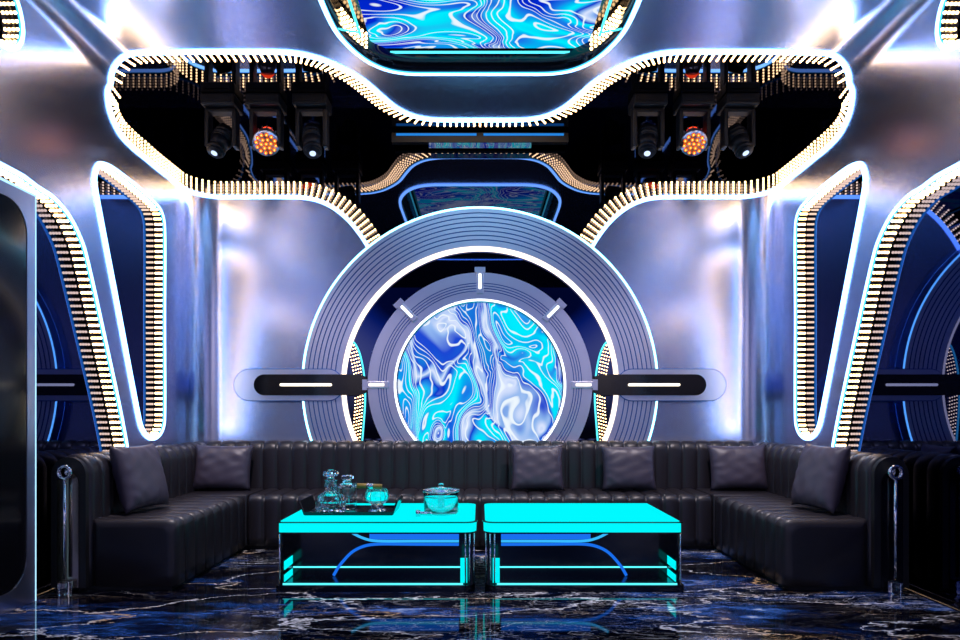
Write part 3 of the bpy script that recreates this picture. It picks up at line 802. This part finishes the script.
bm = bmesh.new(); tube(bm, (-.02, 0, -.002), (.02, 0, -.004), .0172, 16); link('band', bm, M['chrome'], t, True)
t = thing('ice_bucket', 'clear glass lidded ice bucket standing right of the tray', 'ice bucket', (-.245, 4.22, TZ))
lathe([(0, 0), (.10, 0), (.107, .01), (.110, .11), (.110, .135), (.105, .135), (.105, .11), (.102, .012), (0, .010)], 'bucket', M['glass'], t, 40)
lathe([(0, .137), (.118, .137), (.12, .145), (.118, .152), (.06, .158), (.02, .162), (.012, .168), (.022, .178), (.014, .188), (0, .19)], 'lid', M['glass'], t, 40)
lathe([(0, .02), (.022, .02), (.022, .09), (.03, .1), (.03, .108), (0, .108)], 'inner_cup', M['chrome'], t, 20)
t = thing('bottle_stopper', 'small chrome stopper lying on the table in front of the ice bucket', 'stopper', (-.345, 4.08, TZ))
bm = bmesh.new(); tube(bm, (-.02, 0, .020), (-.045, -.006, .020), .020, 16); link('head', bm, M['chrome'], t, True)
bm = bmesh.new(); tube(bm, (-.022, 0, .02), (.05, .02, .014), .010, 14, 0, .013); link('plug', bm, M['chrome'], t, True)

# ------------------------------------------------------------------ world and added fill lights
w = bpy.data.worlds.new('World'); S.world = w; w.use_nodes = True
nt = w.node_tree; nt.nodes.clear()
out = nt.nodes.new('ShaderNodeOutputWorld'); bg = nt.nodes.new('ShaderNodeBackground')
tc = nt.nodes.new('ShaderNodeTexCoord')
n1 = nt.nodes.new('ShaderNodeTexNoise'); n1.inputs['Scale'].default_value = 4.5; n1.inputs['Detail'].default_value = 1.0
mp = nt.nodes.new('ShaderNodeMapping'); mp.inputs['Location'].default_value = (4.2, 1.0, 2.0)
ab = nt.nodes.new('ShaderNodeVectorMath'); ab.operation = 'ABSOLUTE'
nt.links.new(tc.outputs['Generated'], ab.inputs[0]); nt.links.new(ab.outputs[0], mp.inputs[0]); nt.links.new(mp.outputs[0], n1.inputs['Vector'])
r = ramp(nt, [(0, (.0, .0, .01)), (.38, (.01, .03, .14)), (.44, (.04, .15, .70)), (.50, (.35, .42, .95)), (.56, (.95, .85, 1.1)), (.64, (1.7, 1.3, 1.15)), (1, (1.6, 1.1, .9))])  # invented colour blotches for the satin metal to reflect, also fill light
nt.links.new(n1.outputs[0], r.inputs[0])
sep = nt.nodes.new('ShaderNodeSeparateXYZ'); nt.links.new(tc.outputs['Generated'], sep.inputs[0])
mr = nt.nodes.new('ShaderNodeMapRange'); mr.inputs['From Min'].default_value = -.03; mr.inputs['From Max'].default_value = .10; mr.inputs['To Min'].default_value = .02
mr.interpolation_type = 'SMOOTHSTEP'
nt.links.new(sep.outputs['Z'], mr.inputs['Value'])
mm = nt.nodes.new('ShaderNodeMath'); mm.operation = 'MULTIPLY'; mm.inputs[1].default_value = 1.15
nt.links.new(mr.outputs[0], mm.inputs[0])
nt.links.new(r.outputs[0], bg.inputs[0]); nt.links.new(mm.outputs[0], bg.inputs[1])
nt.links.new(bg.outputs[0], out.inputs[0])
def area(name, loc, rot, sx, sy, col, e, label):
    d = bpy.data.lights.new(name, 'AREA'); d.shape = 'RECTANGLE'; d.size = sx; d.size_y = sy; d.color = col; d.energy = e
    o = bpy.data.objects.new(name, d); o.location = loc; o.rotation_euler = rot; COL.objects.link(o); return o
def spot(loc, rot, col, e, size, r=.02):
    d = bpy.data.lights.new('sofa_fill_spot', 'SPOT'); d.color = col; d.energy = e; d.spot_size = math.radians(size); d.spot_blend = .8; d.shadow_soft_size = r
    o = bpy.data.objects.new('sofa_fill_spot', d); o.location = loc; o.rotation_euler = rot; COL.objects.link(o); return o
for s in (-1, 1):  # unseen spots added to brighten the sofa from above
    spot((s * 1.35, 3.9, 3.40), (.28, s * .05, 0), (1, .86, .90), 300, 80)

# ------------------------------------------------------------------ camera
cam = bpy.data.cameras.new('camera'); co = bpy.data.objects.new('camera', cam); COL.objects.link(co)
cam.sensor_width = 36; cam.lens = 36 * F / 960
cam.shift_y = 93 / 960
co.location = (0, 0, CAMZ); co.rotation_euler = (PI / 2, 0, 0)
cam.clip_start = .05
S.camera = co
S.view_settings.view_transform = 'Standard'; S.view_settings.look = 'None'; S.view_settings.gamma = 1; S.view_settings.exposure = 0
S.view_settings.use_curve_mapping = False
S.cycles.max_bounces = 12; S.cycles.glossy_bounces = 7; S.cycles.transmission_bounces = 10
S.cycles.sample_clamp_indirect = 6
